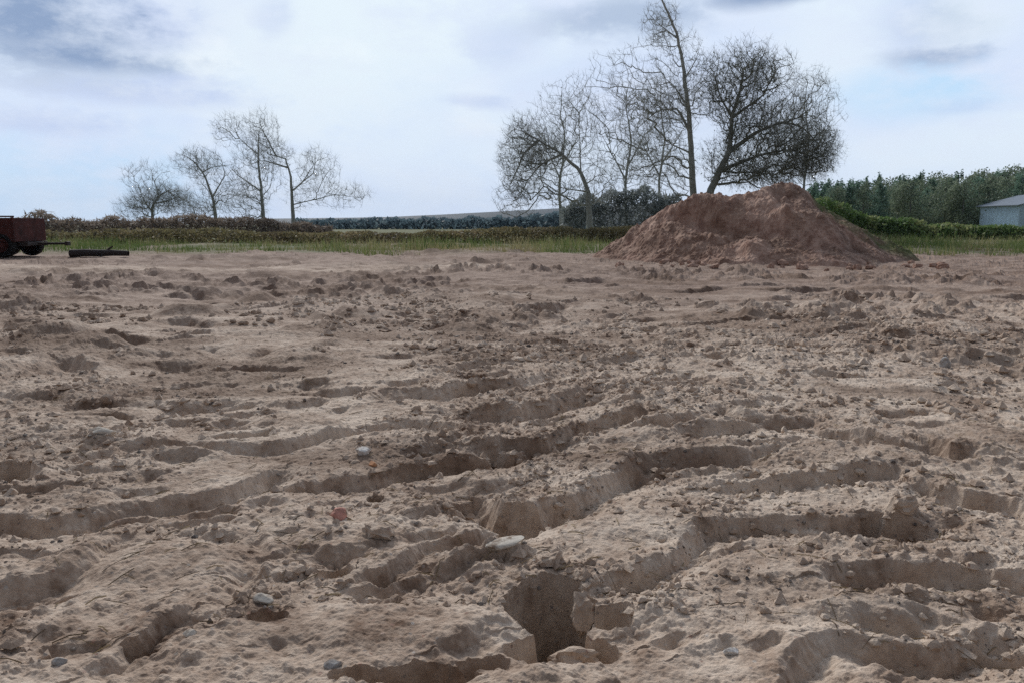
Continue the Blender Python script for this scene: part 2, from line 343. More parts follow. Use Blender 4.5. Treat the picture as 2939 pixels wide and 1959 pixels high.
# ---------------------------------------------------------------- spoil mound
MY = 26.0
sil = np.array([at(px, py, MY)[::2] for px, py in [(1290,604),(1350,590),(1405,562),(1465,512),(1525,474),(1585,456),(1640,444),(1700,434),(1750,424),(1800,418),(1830,422),(1850,434),(1900,470),(1950,502),(2010,536),(2060,565),(2100,590),(2150,612)]])
mx = np.linspace(sil[0, 0]-.5, sil[-1, 0]+.5, 560); my = np.linspace(-5.5, 5.5, 360)
MX, MYY = np.meshgrid(mx, my)
H = np.interp(MX+.12*fbm(MX, MYY, 1.5, 3, 303), sil[:, 0], np.maximum(sil[:, 1], 0))
yo = MYY + .6*fbm(MX, MYY, .5, 4, 301)
half = 1.1+1.4*np.maximum(H, .02)
q = 1-np.abs(yo)/half; p = np.clip(q, 0, 1); p = np.where(p > .9, .9+.06*(1-((1-p)/.1)**2), p)
MZ = H*p*1.04 + np.clip(H*p, 0, .6)*.5*fbm(MX, MYY*.5, 1.3, 5, 330)
rough = np.clip(H*p*4, 0, 1)
MZ += rough*(lumps(MX+.1*fbm(MX, MYY, 2, 3, 2), MYY+.1*fbm(MX, MYY, 2, 3, 4), .55, 335, .3)*.32 + lumps(MX+.06*fbm(MX, MYY, 4, 3, 1), MYY, .26, 340, .4)*.45*np.clip(.6+2*fbm(MX, MYY, .8, 3, 346), 0, 1.3) + lumps(MX, MYY, .13, 350, .6)*.6 + lumps(MX, MYY, .07, 360, .6)*.5)
# slumped hollows and a ledge in the front face
for px, py, rx, rz, d in [(1700, 520, .9, .28, .55), (1590, 488, .45, .22, .4), (1640, 505, .5, .25, .25), (1820, 455, .3, .5, .3), (1790, 500, .35, .3, -.25), (1520, 540, .6, .3, -.2), (1930, 560, .8, .35, .2), (1640, 560, .5, .2, -.15)]:
    hx, _, hz = at(px, py, MY-1.4); yy = -(1-hz/np.maximum(H, .3))*half
    MZ -= d*np.exp(-((MX-hx)/rx)**2-((MYY-yy)/(rz*1.3))**2)*np.clip(p*4, 0, 1)*(1+1.2*fbm(MX, MYY, 2, 3, 370))
MZ = MZ*np.clip(H*p*6, 0, 1) - .10 - .5*np.clip(-q*1.5, 0, 1)
mred = np.clip(.35+(MX-at(1800, 440, MY)[0])/3+1.4*fbm(MX, MYY, 1.1, 4, 390), 0, 1); mdamp = np.clip(-(MX-at(1760, 440, MY)[0])/4+2.6*fbm(MX, MYY, .9, 4, 391), 0, 1)*.6
mgr = np.clip((MX-at(1845, 450, MY)[0])/.3, 0, 1)*np.clip((MYY+1.9)/.6, 0, 1)*np.clip(1+2*fbm(MX, MYY, 1.5, 3, 380), 0, 1)
ii = np.arange(MX.size).reshape(MX.shape); MF = np.stack([ii[:-1, :-1], ii[:-1, 1:], ii[1:, 1:], ii[1:, :-1]], -1).reshape(-1, 4)
mound_m = mat('mound_soil', lambda b: soil(b, lin((196, 164, 145)), lin((158, 124, 107)), lin((106, 74, 62)), True))
mound = np_mesh('earth_mound', np.stack([MX.ravel(), MYY.ravel(), MZ.ravel()], -1), MF, mound_m, smooth=False, colors={'grass': mgr, 'reddish': mred, 'damp': mdamp})
mound.location = (0, MY, 0)
tag(mound, 'tall heap of reddish brown dug earth rising from the field, green on its right shoulder', 'earth mound')

# ---------------------------------------------------------------- branching trees
def tubes(chains, sides):
    """chains: list of (points (k,3), radii (k)) -> V, F"""
    Vs, Fs, off = [], [], 0
    for P, r in chains:
        P = np.asarray(P); k = len(P); T = np.gradient(P, axis=0); T /= np.linalg.norm(T, axis=1)[:, None]+1e-9
        ref = np.array([.31, .87, .38]) if abs(T[0, 2]) > .8 else np.array([.1, .2, .97])
        A = np.cross(T, ref); A /= np.linalg.norm(A, axis=1)[:, None]+1e-9; B = np.cross(T, A)
        a = np.arange(sides)*2*math.pi/sides
        ring = P[:, None, :]+np.asarray(r)[:, None, None]*(np.cos(a)[None, :, None]*A[:, None, :]+np.sin(a)[None, :, None]*B[:, None, :])
        Vs.append(ring.reshape(-1, 3)); i = np.arange(k*sides).reshape(k, sides)+off
        j = np.roll(i, -1, axis=1)
        Fs.append(np.stack([i[:-1], j[:-1], j[1:], i[1:]], -1).reshape(-1, 4)); off += k*sides
    return np.concatenate(Vs), np.concatenate(Fs)
def tree(name, label, cat, Y, limbs, blobs, m_bark, m_leaf=None, seed=0, leaves=0, leafsize=.07, group=None, twig=.0095, sprout=6, splen=.45, bal=.35):
    """limbs: (pixel polyline, radius at the foot), the first is the trunk; blobs: (px, py, rx, ry, twig ends) fill the crown"""
    rg = np.random.default_rng(seed); m_ = Y/FP
    bx, _, _ = at(limbs[0][0][0][0], limbs[0][0][0][1], Y); base = np.array([bx, Y, 0.]); root = empty(name, (bx, Y, 0)); tag(root, label, cat, group)
    nodes, par, plen, rad = [], [], [], []; lc = []
    for li, (poly, r0) in enumerate(limbs):
        P = np.array([at(px, py, Y) for px, py in poly])
        if li == 0: P[0, 2] = -.15
        j0 = -1
        if li > 0:
            q = np.array(nodes); j0 = int(np.argmin(np.hypot(q[:, 0]-P[0, 0], q[:, 2]-P[0, 2]))); P[:, 1] += q[j0, 1]-P[0, 1]; P[0] = q[j0]; P[:, 1] += rg.uniform(-1.6, 1.6)*np.linspace(0, 1, len(P))
        s_ = np.concatenate([[0], np.cumsum(np.linalg.norm(np.diff(P, axis=0), axis=1))]); n = max(6, int(s_[-1]/.4)); u = np.linspace(0, s_[-1], n)
        P = np.stack([np.interp(u, s_, P[:, k]) for k in range(3)], -1); P[1:] += np.cumsum(rg.normal(0, .035, (n-1, 3)), 0)*np.linspace(.3, 1, n-1)[:, None]
        rr_ = r0*(1-.85*(u/s_[-1])**.8)
        if li == 0: rr_[0] *= 1.5
        lc.append((P, rr_)); k0 = len(nodes)
        for k in range(n):
            nodes.append(P[k]); par.append(-2); plen.append((plen[j0] if j0 >= 0 else 0)+u[k])
    pts_ = []
    for px, py, rx, ry, n in blobs:
        v = rg.normal(0, 1, (n, 3)); v /= np.linalg.norm(v, axis=1)[:, None]; v *= (rg.random((n, 1))**.42)
        c = np.array(at(px, py, Y)); pts_.append(c+v*np.array([rx*m_, (rx+ry)*.5*m_, ry*m_]))
    pts_ = np.concatenate(pts_) if pts_ else np.zeros((0, 3)); pts_ = pts_[pts_[:, 2] > .6]
    if len(pts_):
        A = np.array(nodes); dmin = np.array([np.min(np.linalg.norm(A-p_, axis=1)) for p_ in pts_]); pts_ = pts_[np.argsort(dmin)]
        n0 = len(nodes); NN = np.zeros((n0+len(pts_), 3)); NN[:n0] = A; PL = np.zeros(len(NN)); PL[:n0] = plen; PA = np.full(len(NN), -2)
        for k, p_ in enumerate(pts_):
            c = n0+k; d = np.linalg.norm(NN[:c]-p_, axis=1); up_ = np.clip(NN[:c, 2]-p_[2], 0, 9)*.25; b = int(np.argmin(d+bal*PL[:c]*.5+up_)); NN[c] = p_; PA[c] = b; PL[c] = PL[b]+d[b]
        cnt = np.ones(len(NN)); 
        for c in range(len(NN)-1, n0-1, -1): cnt[PA[c]] += cnt[c]
        kids = {}
        for c in range(n0, len(NN)): kids.setdefault(PA[c], []).append(c)
        rad_ = lambda c: twig*.75*cnt[c]**.45
        big, small = [], []
        starts = [(b, c) for b in range(n0) for c in kids.get(b, [])]
        while starts:
            b, c = starts.pop(); ch = [b, c]
            while c in kids:
                ks = sorted(kids[c], key=lambda q: -cnt[q]); starts += [(c, q) for q in ks[1:]]; c = ks[0]; ch.append(c)
            P = NN[ch]; r = np.array([rad_(q) for q in ch]); r[0] = r[1]
            # bend each step
            Q = np.repeat(P, 2, axis=0)[:-1]; Q[1::2] = (P[1:]+P[:-1])/2+rg.normal(0, .055, (len(P)-1, 3))*np.linalg.norm(P[1:]-P[:-1], axis=1)[:, None]; rq = np.repeat(r, 2)[:-1]; rq[-1] = twig*.6
            (big if r[1] > .03 else small).append((Q, rq))
        tw = []
        ends = np.arange(n0, len(NN)); 
        for c in ends:
            ax = NN[c]-NN[PA[c]]; ax /= np.linalg.norm(ax)+1e-9
            for _ in range(sprout):
                d = ax*.6+rg.normal(0, .55, 3)+np.array([0, 0, .25]); d /= np.linalg.norm(d); l = splen*rg.uniform(.4, 1.3)
                e = NN[c]+d*l*.5+rg.normal(0, .04, 3); tw.append(np.stack([NN[c], e, e+(d+rg.normal(0, .3, 3))*l*.5]))
        tw = np.array(tw)
        V1, F1 = tubes(big, 5) if big else (np.zeros((0, 3)), np.zeros((0, 4), int)); V2, F2 = tubes(small, 3) if small else (np.zeros((0, 3)), np.zeros((0, 4), int))
        # twigs: three sided slivers
        nT = len(tw); ang = np.arange(3)*2.094; o_ = np.stack([np.cos(ang), np.sin(ang), .4*np.cos(2*ang)], -1)
        w_ = np.array([1, .8, .35])*twig*.55; V3 = (tw[:, :, None, :]+o_[None, None]*w_[None, :, None, None]).reshape(-1, 3)
        f3 = np.array([[a*3+b, a*3+(b+1) % 3, a*3+3+(b+1) % 3, a*3+3+b] for a in range(2) for b in range(3)]); F3 = (f3[None]+np.arange(nT)[:, None, None]*9).reshape(-1, 4)
        V = np.concatenate([V1, V2, V3])-base; Fc = np.concatenate([F1, F2+len(V1), F3+len(V1)+len(V2)]); np_mesh('crown', V, Fc, m_bark, root)
        if leaves:
            j = rg.integers(0, len(pts_), leaves); 
            if leaves > 4000: j = np.minimum(j, rg.integers(0, len(pts_), leaves))
            c = pts_[j]+rg.normal(0, .18, (leaves, 3)); lv, lf = leafquads(rg, c, leafsize*rg.uniform(.5, 1.3, leaves)); np_mesh('foliage', lv-base, lf, m_leaf, root, smooth=False, colors={'tone': np.repeat(rg.random(leaves), 4)})
    V, F_ = tubes(lc[:1], 9); np_mesh('trunk', V-base, F_, m_bark, root)
    for c in lc[1:]: V, F_ = tubes([c], 7); np_mesh('branch', V-base, F_, m_bark, root)
    return root
def leafquads(rg, c, sz, thin=.5):
    n = len(c); a = rg.normal(0, 1, (n, 3)); a /= np.linalg.norm(a, axis=1)[:, None]; b = np.cross(a, rg.normal(0, 1, (n, 3))); b /= np.linalg.norm(b, axis=1)[:, None]
    s = sz[:, None]; V = np.stack([c-a*s, c+b*s*thin, c+a*s, c-b*s*thin], 1).reshape(-1, 3)
    return V, np.arange(n*4).reshape(n, 4)
bark = simple('grey_bark', lin((164, 166, 160)), .3, 4, .9)
bark_dark = simple('dark_bark', lin((138, 140, 132)), .3, 4, .9)
def leafmat(name, a, b_, c):
    def f(b):
        L.new(ramp(attr('tone'), [(0, a), (.55, b_), (1, c)]), b.inputs['Base Color']); b.inputs['Roughness'].default_value = .6
        t = N.new('ShaderNodeBsdfTranslucent'); L.new(b.inputs['Base Color'].links[0].from_socket, t.inputs[0]); x = N.new('ShaderNodeMixShader'); x.inputs[0].default_value = .4; L.new(b.outputs[0], x.inputs[1]); L.new(t.outputs[0], x.inputs[2]); L.new(x.outputs[0], N['Material Output'].inputs['Surface'])
    return mat(name, f)
ivy = leafmat('ivy_leaf', lin((84, 92, 78)), lin((110, 118, 98)), lin((136, 140, 122)))
needle = leafmat('evergreen_leaf', lin((92, 116, 100)), lin((122, 150, 128)), lin((152, 174, 156)))
scrub = leafmat('scrub_leaf', lin((112, 100, 78)), lin((126, 120, 84)), lin((150, 136, 106)))

TY = 52
tree('tall_bare_tree', 'tallest bare tree with a straight trunk reaching the top edge, behind the earth mound', 'tree', TY,
     [([(1596,520),(1594,420),(1590,330),(1582,250),(1570,160),(1548,80),(1524,25),(1500,-20)], .29),
      ([(1588,300),(1560,250),(1515,255),(1470,295)], .11), ([(1580,240),(1545,205),(1515,190)], .08), ([(1592,350),(1540,330),(1490,340)], .07),
      ([(1572,180),(1600,140),(1612,110)], .06), ([(1550,90),(1510,60),(1490,40)], .06)],
     [(1530,240,70,60,520), (1500,330,80,70,260), (1600,200,50,90,260), (1520,60,45,55,260), (1560,130,60,60,130), (1450,220,120,120,380), (1545,400,60,60,240), (1480,390,60,60,160)], bark, seed=11)
tree('dense_tree', 'dark densely twigged tree with a broad crown right above the top of the mound', 'tree', TY-3,
     [([(1628,520),(1632,440),(1655,390),(1682,340),(1692,260),(1715,190),(1720,150)], .34),
      ([(1680,345),(1740,300),(1800,275),(1850,290),(1890,330)], .16), ([(1660,390),(1740,360),(1810,340),(1880,360)], .14), ([(1690,280),(1760,220),(1790,170)], .11),
      ([(1690,270),(1650,220),(1640,170)], .09), ([(1650,400),(1720,400),(1800,390)], .08), ([(1800,275),(1860,260),(1890,270)], .06)],
     [(1790,330,125,90,2000), (1710,230,85,90,1000), (1660,370,55,60,220), (1870,345,62,60,500), (1740,160,90,50,420), (1850,230,70,60,200), (1640,200,50,70,240), (1740,400,110,35,600), (1860,385,60,35,200), (1720,130,90,40,100)],
     bark_dark, ivy, seed=5, leaves=8000, leafsize=.06, splen=.5)
tree('leaning_tree', 'twiggy bare tree arching over to the left, left of the mound', 'tree', TY+2,
     [([(1358,520),(1348,440),(1330,395),(1290,355),(1245,330),(1215,310)], .25),
      ([(1240,330),(1205,350),(1185,400),(1165,440)], .11), ([(1290,355),(1240,380),(1210,420),(1190,460)], .09), ([(1335,400),(1332,320),(1328,260)], .06),
      ([(1230,325),(1195,300),(1180,300)], .06), ([(1350,440),(1290,430),(1250,455)], .06)],
     [(1200,370,60,85,850), (1190,450,60,50,300), (1260,350,60,50,450), (1210,310,60,50,260), (1320,270,60,100,240), (1290,440,60,40,200), (1380,420,50,60,200)],
     bark, ivy, seed=3, leaves=900, leafsize=.05)
for k, (bx_, top, lab, sd) in enumerate([(1440, 150, 'slender bare tree between the arching tree and the tallest tree', 21), (1290, 170, 'faint upright bare tree standing behind the arching tree', 22), (1520, 130, 'faint bare tree close to the left of the tallest trunk', 23), (1850, 130, 'faint bare tree showing above the right side of the dense dark crown', 24)]):
    tree('bare_tree', lab, 'tree', TY+26+4*k, [([(bx_,520),(bx_-5,420),(bx_+8,320),(bx_-4,top+100),(bx_,top+50)], .2), ([(bx_,410),(bx_-40,340),(bx_-60,top+150)], .1), ([(bx_+2,380),(bx_+40,310),(bx_+60,top+140)], .1)],
         [(bx_, top+130, 90, 110, 700), (bx_-10, top+220, 100, 80, 500)], bark, seed=sd, group='bare trees behind the mound', twig=.009)
LY = 75
for k, (poly, extra, bl, lab, sd) in enumerate([
    ([(674,520),(672,440),(670,400),(660,365),(620,352)], [([(668,385),(600,370),(575,380)], .1), ([(640,360),(605,310),(590,285)], .09), ([(672,440),(725,400),(735,360)], .09), ([(673,470),(760,450),(830,458)], .06)],
     [(620,360,60,40,300), (600,300,45,50,220), (730,390,50,50,260), (780,450,80,30,220), (690,440,40,60,120)], 'bare tree with a clear straight lower trunk, rightmost of the left tree group', 31),
    ([(606,520),(600,450),(590,380),(588,330),(592,300)], [([(600,440),(540,400),(520,380)], .09), ([(590,360),(550,320),(530,300)], .07)],
     [(590,380,60,90,420), (530,300,50,40,150), (560,460,60,50,420)], 'tallest bare tree in the middle of the left tree group', 32),
    ([(500,520),(490,460),(465,400),(440,370),(425,362)], [([(490,450),(515,400),(500,360)], .09), ([(465,400),(480,385),(530,375)], .07)],
     [(455,375,60,35,400), (500,430,60,70,420), (440,480,60,30,360)], 'bare tree leaning left in the left tree group', 33),
    ([(350,520),(350,475),(370,450),(395,440)], [([(350,485),(325,450),(315,420)], .08), ([(370,450),(355,415),(375,395)], .07), ([(355,475),(405,455),(430,470)], .07)],
     [(360,460,70,35,800), (340,410,60,40,200), (400,450,50,30,350), (310,480,50,30,260)], 'low rounded bare tree at the left end of the left tree group', 34)]):
    tree('bare_tree', lab, 'tree', LY+2*k, [(poly, .24)]+extra, bl, bark, seed=sd, group='bare trees on the left skyline', twig=.0088, splen=.65)
# ---------------------------------------------------------------- evergreen wood on the right
def evergreen(seed, h, w, n, name, label, loc, grp, m=needle, conic=.38):
    rg = np.random.default_rng(seed); root = empty(name, loc); tag(root, label, 'tree', grp)
    P = np.array([[0, 0, -.3], [.05, 0, h*.35], [-.04, .05, h*.7], [0, 0, h*.97]]); V, F_ = tubes([(P, [.16, .12, .07, .02])], 6); np_mesh('trunk', V, F_, bark_dark, root)
    # boughs, each a drooping spray of leaf clumps
    nb = 60; cs = []; szs = []
    for b in range(nb):
        t = .06+.94*(b/nb)**.9; R0 = w*(1-t)**conic*rg.uniform(.5, 1.25)+.15; a = rg.random()*6.28; k = int(n/nb*(.4+1.2*(1-t)))
        u = rg.random(k)**.6; c = np.stack([np.cos(a+rg.normal(0, .25, k))*R0*u, np.sin(a+rg.normal(0, .25, k))*R0*u, h*t+.1*R0*u*(1-2*t)+rg.normal(0, .3, k)], -1); cs.append(c)
    c = np.concatenate(cs); lv, lf = leafquads(rg, c, .14*rg.uniform(.5, 1.4, len(c))); np_mesh('crown', lv, lf, m, root, smooth=False, colors={'tone': np.repeat(rg.random(len(c))*.6+np.repeat(.4*rg.random(len(cs)), [len(q) for q in cs]), 4)})
    return root
needle2 = leafmat('olive_leaf', lin((96, 110, 90)), lin((128, 142, 116)), lin((160, 168, 144)))
protos = [evergreen(60+i, 7.5, [3.2, 2.6, 3.4, 2.2, 2.9][i], [6500, 5200, 6000, 5200, 4200][i], 'evergreen_tree', '', (0, 0, 0), '', m=needle2 if i in (2, 4) else needle, conic=[.38, .6, .25, .5, .3][i]) for i in range(5)]
def copy_tree(o, loc, sc, rz):
    c = o.copy(); C.objects.link(c); c.location = loc; c.scale = (sc, sc, sc); c.rotation_euler.z = rz
    for ch in o.children:
        d = ch.copy(); C.objects.link(d); d.parent = c
    return c
used = 0; row = 0
spots = []
for j, Yd in enumerate((84, 96, 110)):
    for px in np.arange(1850+j*13, 2480, 36-3*j):
        spots.append((px+rg_ if False else px+random.uniform(-8, 8), Yd+random.uniform(-4, 4), j))
words_a = ['broad', 'slim', 'pointed', 'ragged', 'round headed', 'leaning', 'full', 'thin topped']
for k, (px, Yd, j) in enumerate(spots):
    topy = np.interp(px, [1850, 1950, 2100, 2250, 2352, 2480], [425, 412, 402, 396, 384, 376])+random.uniform(-3, 7)+(2-j)*8
    x, y, zt = at(px, topy, Yd); sc = max(zt, 2)/7.5
    o = protos[k] if k < 5 else copy_tree(protos[(k*3+k//4) % 5], (0, 0, 0), 1, 0)
    o.location = (x, y, 0); o.scale = (sc*1.1, sc*1.1, sc); o.rotation_euler.z = random.uniform(0, 6.28)
    o['label'] = 'dark evergreen tree in the packed wood right of the mound'; o['group'] = 'evergreen trees of the wood on the right'

# ---------------------------------------------------------------- scrub, hedges, grass
def hedge(name, label, x0, x1, Y, top, n, m, depth=2.0, seed=0, lo=0.0, sz=.13, cat='hedge', thin=.5):
    rg = np.random.default_rng(seed); X0 = at(x0, 515, Y)[0]; X1 = at(x1, 515, Y)[0]; cx = (X0+X1)/2
    root = empty(name, (cx, Y, 0)); tag(root, label, cat)
    xs = rg.uniform(X0, X1, n); pxs = xs/Y*math.cos(R(PITCH))*FP+1176
    tz = np.array([at(1176, t, Y)[2] for t in np.interp(pxs, [p_[0] for p_ in top], [p_[1] for p_ in top])])
    tz = tz*(1+.35*fbm(xs, xs*0, .7, 4, seed)); u = rg.random(n)**.7
    c = np.stack([xs-cx, rg.normal(0, depth*.4, n)*(1.1-.5*u), lo+(tz-lo)*u], -1); s = sz*rg.uniform(.4, 1.4, n)
    lv, lf = leafquads(rg, c, s*(1 if thin > .3 else 2.2), thin); np_mesh('foliage', lv, lf, m, root, smooth=False, colors={'tone': np.repeat(np.clip(.5+.9*fbm(c[:, 0], c[:, 2], .9, 3, seed)+rg.normal(0, .15, n), 0, 1), 4)})
    return root
brown_leaf = leafmat('brown_scrub', lin((120, 106, 94)), lin((142, 128, 114)), lin((168, 154, 140)))
dark_leaf = leafmat('dark_hedge', lin((118, 124, 122)), lin((140, 148, 146)), lin((164, 170, 170)))
green_leaf = leafmat('green_scrub', lin((88, 112, 64)), lin((108, 134, 78)), lin((146, 152, 104)))
hedge('hedge', 'dark grey leafless hedge mass between the arching tree and the mound', 1290, 1560, 62, [(1290,480),(1330,452),(1400,448),(1560,442)], 7000, dark_leaf, seed=71, thin=.16)
hedge('hedge', 'long brown leafless hedge under the left tree group', -60, 760, 66, [(-40,506),(120,490),(180,508),(300,504),(450,500),(620,506),(760,516)], 11000, brown_leaf, seed=72, thin=.16)
hedge('scrub', 'olive and green scrub line along the far edge of the field, left half', 60, 1000, 46, [(60,532),(500,530),(800,536),(1000,534)], 15000, scrub, seed=73, sz=.09, cat='scrub')
hedge('scrub', 'grey green scrub running right to the foot of the mound', 1000, 1480, 47, [(1000,532),(1300,524),(1480,512)], 9000, scrub, seed=74, sz=.09, cat='scrub')
hedge('scrub', 'green scrub between the mound and the evergreen wood', 1850, 2420, 58, [(1850,450),(1950,495),(2080,512),(2250,518),(2420,522)], 17000, green_leaf, seed=75, cat='scrub')
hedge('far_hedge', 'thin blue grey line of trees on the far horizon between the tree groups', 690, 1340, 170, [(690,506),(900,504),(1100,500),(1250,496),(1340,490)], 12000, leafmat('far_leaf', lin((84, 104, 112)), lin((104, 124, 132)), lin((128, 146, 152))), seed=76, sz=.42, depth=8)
def grass_patch():
    n = 60000; rg = np.random.default_rng(90); y = rg.uniform(27, 52, n)**1.0; x = rg.uniform(-.72, .72, n)*y
    e = y+2.2*fbm(x, y, .12, 4, 200)+1.2*fbm(x, y, .6, 3, 210); k = (e > 29)&(fbm(x, y, .5, 3, 231) > -.12); x, y = x[k], y[k]; n = len(x)
    h = rg.uniform(.08, .42, n)*np.clip(1+2*fbm(x, y, .4, 3, 232), .3, 2); a = rg.random(n)*6.28; w = .018
    b = np.stack([x, y, np.full(n, -.03)], -1); d = np.stack([np.cos(a)*w, np.sin(a)*w, np.zeros(n)], -1); t = b+np.stack([rg.normal(0, .25, n)*h, rg.normal(0, .25, n)*h, h], -1)
    V = np.stack([b-d, b+d, t], 1).reshape(-1, 3)
    g = leafmat('rough_grass', lin((88, 108, 60)), lin((112, 128, 74)), lin((156, 148, 110)))
    o = np_mesh('grass', V, np.arange(n*3).reshape(n, 3), g, smooth=False, colors={'tone': np.repeat(np.clip(.5+1.2*fbm(x, y, .3, 3, 233)+rg.normal(0, .15, n), 0, 1), 3)}); tag(o, 'rough grass and weeds along the far edge of the bare field', 'grass', kind='stuff')
grass_patch()

# ---------------------------------------------------------------- distant hills
def hill(name, prof, Y, m, seed):
    xs = np.array([at(p_[0], 500, Y)[0] for p_ in prof]); zs = np.array([max(at(1176, p_[1], Y)[2], 0) for p_ in prof])
    X, D = np.meshgrid(np.linspace(xs[0], xs[-1], 260), np.linspace(-1, 1.6, 26)); Z = np.interp(X, xs, zs)
    Z = Z*np.clip(1-np.abs(D)**1.7, -.2, 1)*(1+.10*fbm(X, D*60, 6/Y, 4, seed)) - 2*(D < -.95)
    i = np.arange(X.size).reshape(X.shape); F_ = np.stack([i[:-1, :-1], i[:-1, 1:], i[1:, 1:], i[1:, :-1]], -1).reshape(-1, 4)
    o = np_mesh(name, np.stack([X.ravel(), (Y+D*Y*.16).ravel(), Z.ravel()], -1), F_, m); tag(o, kind='structure')
hm = simple('hill_wood', lin((44, 58, 68)), .3, .02)
hill('hills', [(-900,512),(300,508),(700,502),(900,498),(1000,494),(1150,488),(1300,480),(1450,470),(1700,470),(2000,480),(3000,480)], 1100, hm, 5)
hill('hills', [(800,515),(1000,508),(1250,498),(1350,486),(1450,470),(1600,460),(1900,462),(2500,470)], 420, hm, 8)

# ---------------------------------------------------------------- things at the edges
def bm_box(l, x0, x1, y0, y1, z0, z1):
    o = len(l[0]); l[0] += [(x0,y0,z0),(x1,y0,z0),(x1,y1,z0),(x0,y1,z0),(x0,y0,z1),(x1,y0,z1),(x1,y1,z1),(x0,y1,z1)]
    l[1] += [(o,o+3,o+2,o+1),(o+4,o+5,o+6,o+7),(o,o+1,o+5,o+4),(o+1,o+2,o+6,o+5),(o+2,o+3,o+7,o+6),(o+3,o,o+4,o+7)]
def mkbox(name, boxes, m, parent, bev=.02):
    l = [[], []]; [bm_box(l, *b) for b in boxes]; o = np_mesh(name, np.array(l[0], float), np.array(l[1]), m, parent, smooth=False)
    if bev: md = o.modifiers.new('bevel', 'BEVEL'); md.width = bev; md.segments = 2
    return o

red = simple('rusty_red_paint', lin((74, 40, 36)), .55, 3, .8); rubber = simple('black_rubber', lin((30, 28, 28)), .2, 10, .8); steel = simple('dark_steel', lin((58, 50, 48)), .25, 8, .6)
def wheel(parent, x, y, r, w):
    import bmesh
    n = 40; prof = [(r*.60, -w/2), (r*.88, -w/2), (r*.97, -w*.42), (r, -w*.25), (r, w*.25), (r*.97, w*.42), (r*.88, w/2), (r*.60, w/2)]
    V = []; F_ = []; k = len(prof)
    for i in range(n):
        a = 2*math.pi*i/n
        for (q, t) in prof: lug = 1+.02*((i//2) % 2)*(q > r*.95); V.append((q*lug*math.cos(a), t, q*lug*math.sin(a)))
    for i in range(n):
        for t in range(k): F_.append((i*k+t, ((i+1) % n)*k+t, ((i+1) % n)*k+(t+1) % k, i*k+(t+1) % k))
    tyre = np_mesh('tyre', np.array(V), np.array(F_), rubber, parent); tyre.location = (x, y, r)
    V = []; F_ = []; pr = [(0, -.02), (.12*r, -.05), (.2*r, -.05), (.3*r, .03), (.52*r, .03), (.60*r, -w/2+.01), (.61*r, w/2-.01)]; k = len(pr)
    for i in range(n):
        a = 2*math.pi*i/n
        for (q, t) in pr: V.append((q*math.cos(a), t-w*.2, q*math.sin(a)))
    for i in range(n):
        for t in range(k-1): F_.append((i*k+t, ((i+1) % n)*k+t, ((i+1) % n)*k+t+1, i*k+t+1))
    rim = np_mesh('rim', np.array(V), np.array(F_), red, parent); rim.location = (x, y, r)
tx, ty, _ = at(42, 500, 26.5)
tr = empty('farm_trailer', (tx-1.9, ty, 0)); tag(tr, 'dark rusty red farm trailer standing at the left end of the field edge', 'trailer')
top = at(60, 501, 26.5)[2]
body = [(-1.9, 1.72, 0, .05, .52, top)] + [(-1.9, 1.72, 1.75, 1.8, .52, top)] + [(-1.9, -1.85, .05, 1.75, .52, top), (1.67, 1.72, .05, 1.75, .52, top), (-1.85, 1.67, .05, 1.75, .52, .58)]
mkbox('body', body, red, tr, .008)
for x in np.arange(-1.8, 1.8, .58): mkbox('rib', [(x, x+.06, -.045, -.002, .50, top+.02)], red, tr, .006)
mkbox('top_rail', [(-1.93, 1.75, -.05, .03, top+.022, top+.07)], red, tr, .006)
mkbox('chassis', [(-1.9, 1.95, .3, .42, .36, .515), (-1.9, 1.95, 1.35, 1.47, .36, .515), (-1.9, -1.78, .425, 1.345, .38, .50), (1.8, 1.9, .425, 1.345, .38, .50)], steel, tr, .01)
mkbox('drawbar', [(1.955, 2.9, .84, .94, .40, .48), (2.905, 3.02, .80, .98, .37, .51)], steel, tr, .01)
for x in (-.9, .45, 1.25):
    if x != -.9: wheel(tr, x, .12, .40, .26); wheel(tr, x, 1.68, .40, .26)
lx, ly = gnd(160, 592)[0], 29.5
def log():
    rg = np.random.default_rng(8); P = np.array([[0, 0, .10], [.5, .05, .12], [1.0, .02, .11], [1.5, -.05, .12], [2.0, 0, .10]]); V, F_ = tubes([(P, [.13, .125, .12, .105, .09])], 12); r = np_mesh('log', V, F_, simple('wet_wood', lin((64, 56, 54)), .3, 5, .8, 30))
    P = np.array([[1.2, 0, .15], [1.35, .03, .27], [1.45, .05, .34]]); V, F_ = tubes([(P, [.045, .035, .025])], 8); np_mesh('branch_stub', V, F_, bpy.data.materials['wet_wood'], r)
    P = np.array([[0, 0, .10], [-.012, 0, .10]]); V, F_ = tubes([(P, [.12, .03])], 12); np_mesh('sawn_end', V, F_, simple('sawn_wood', lin((120, 100, 84)), .2, 12, .8), r)
    return r
lg = log(); lg.location = (at(162, 590, 27.5)[0], 27.5, 0); tag(lg, 'dark wet log lying on the ground just right of the red trailer', 'log')
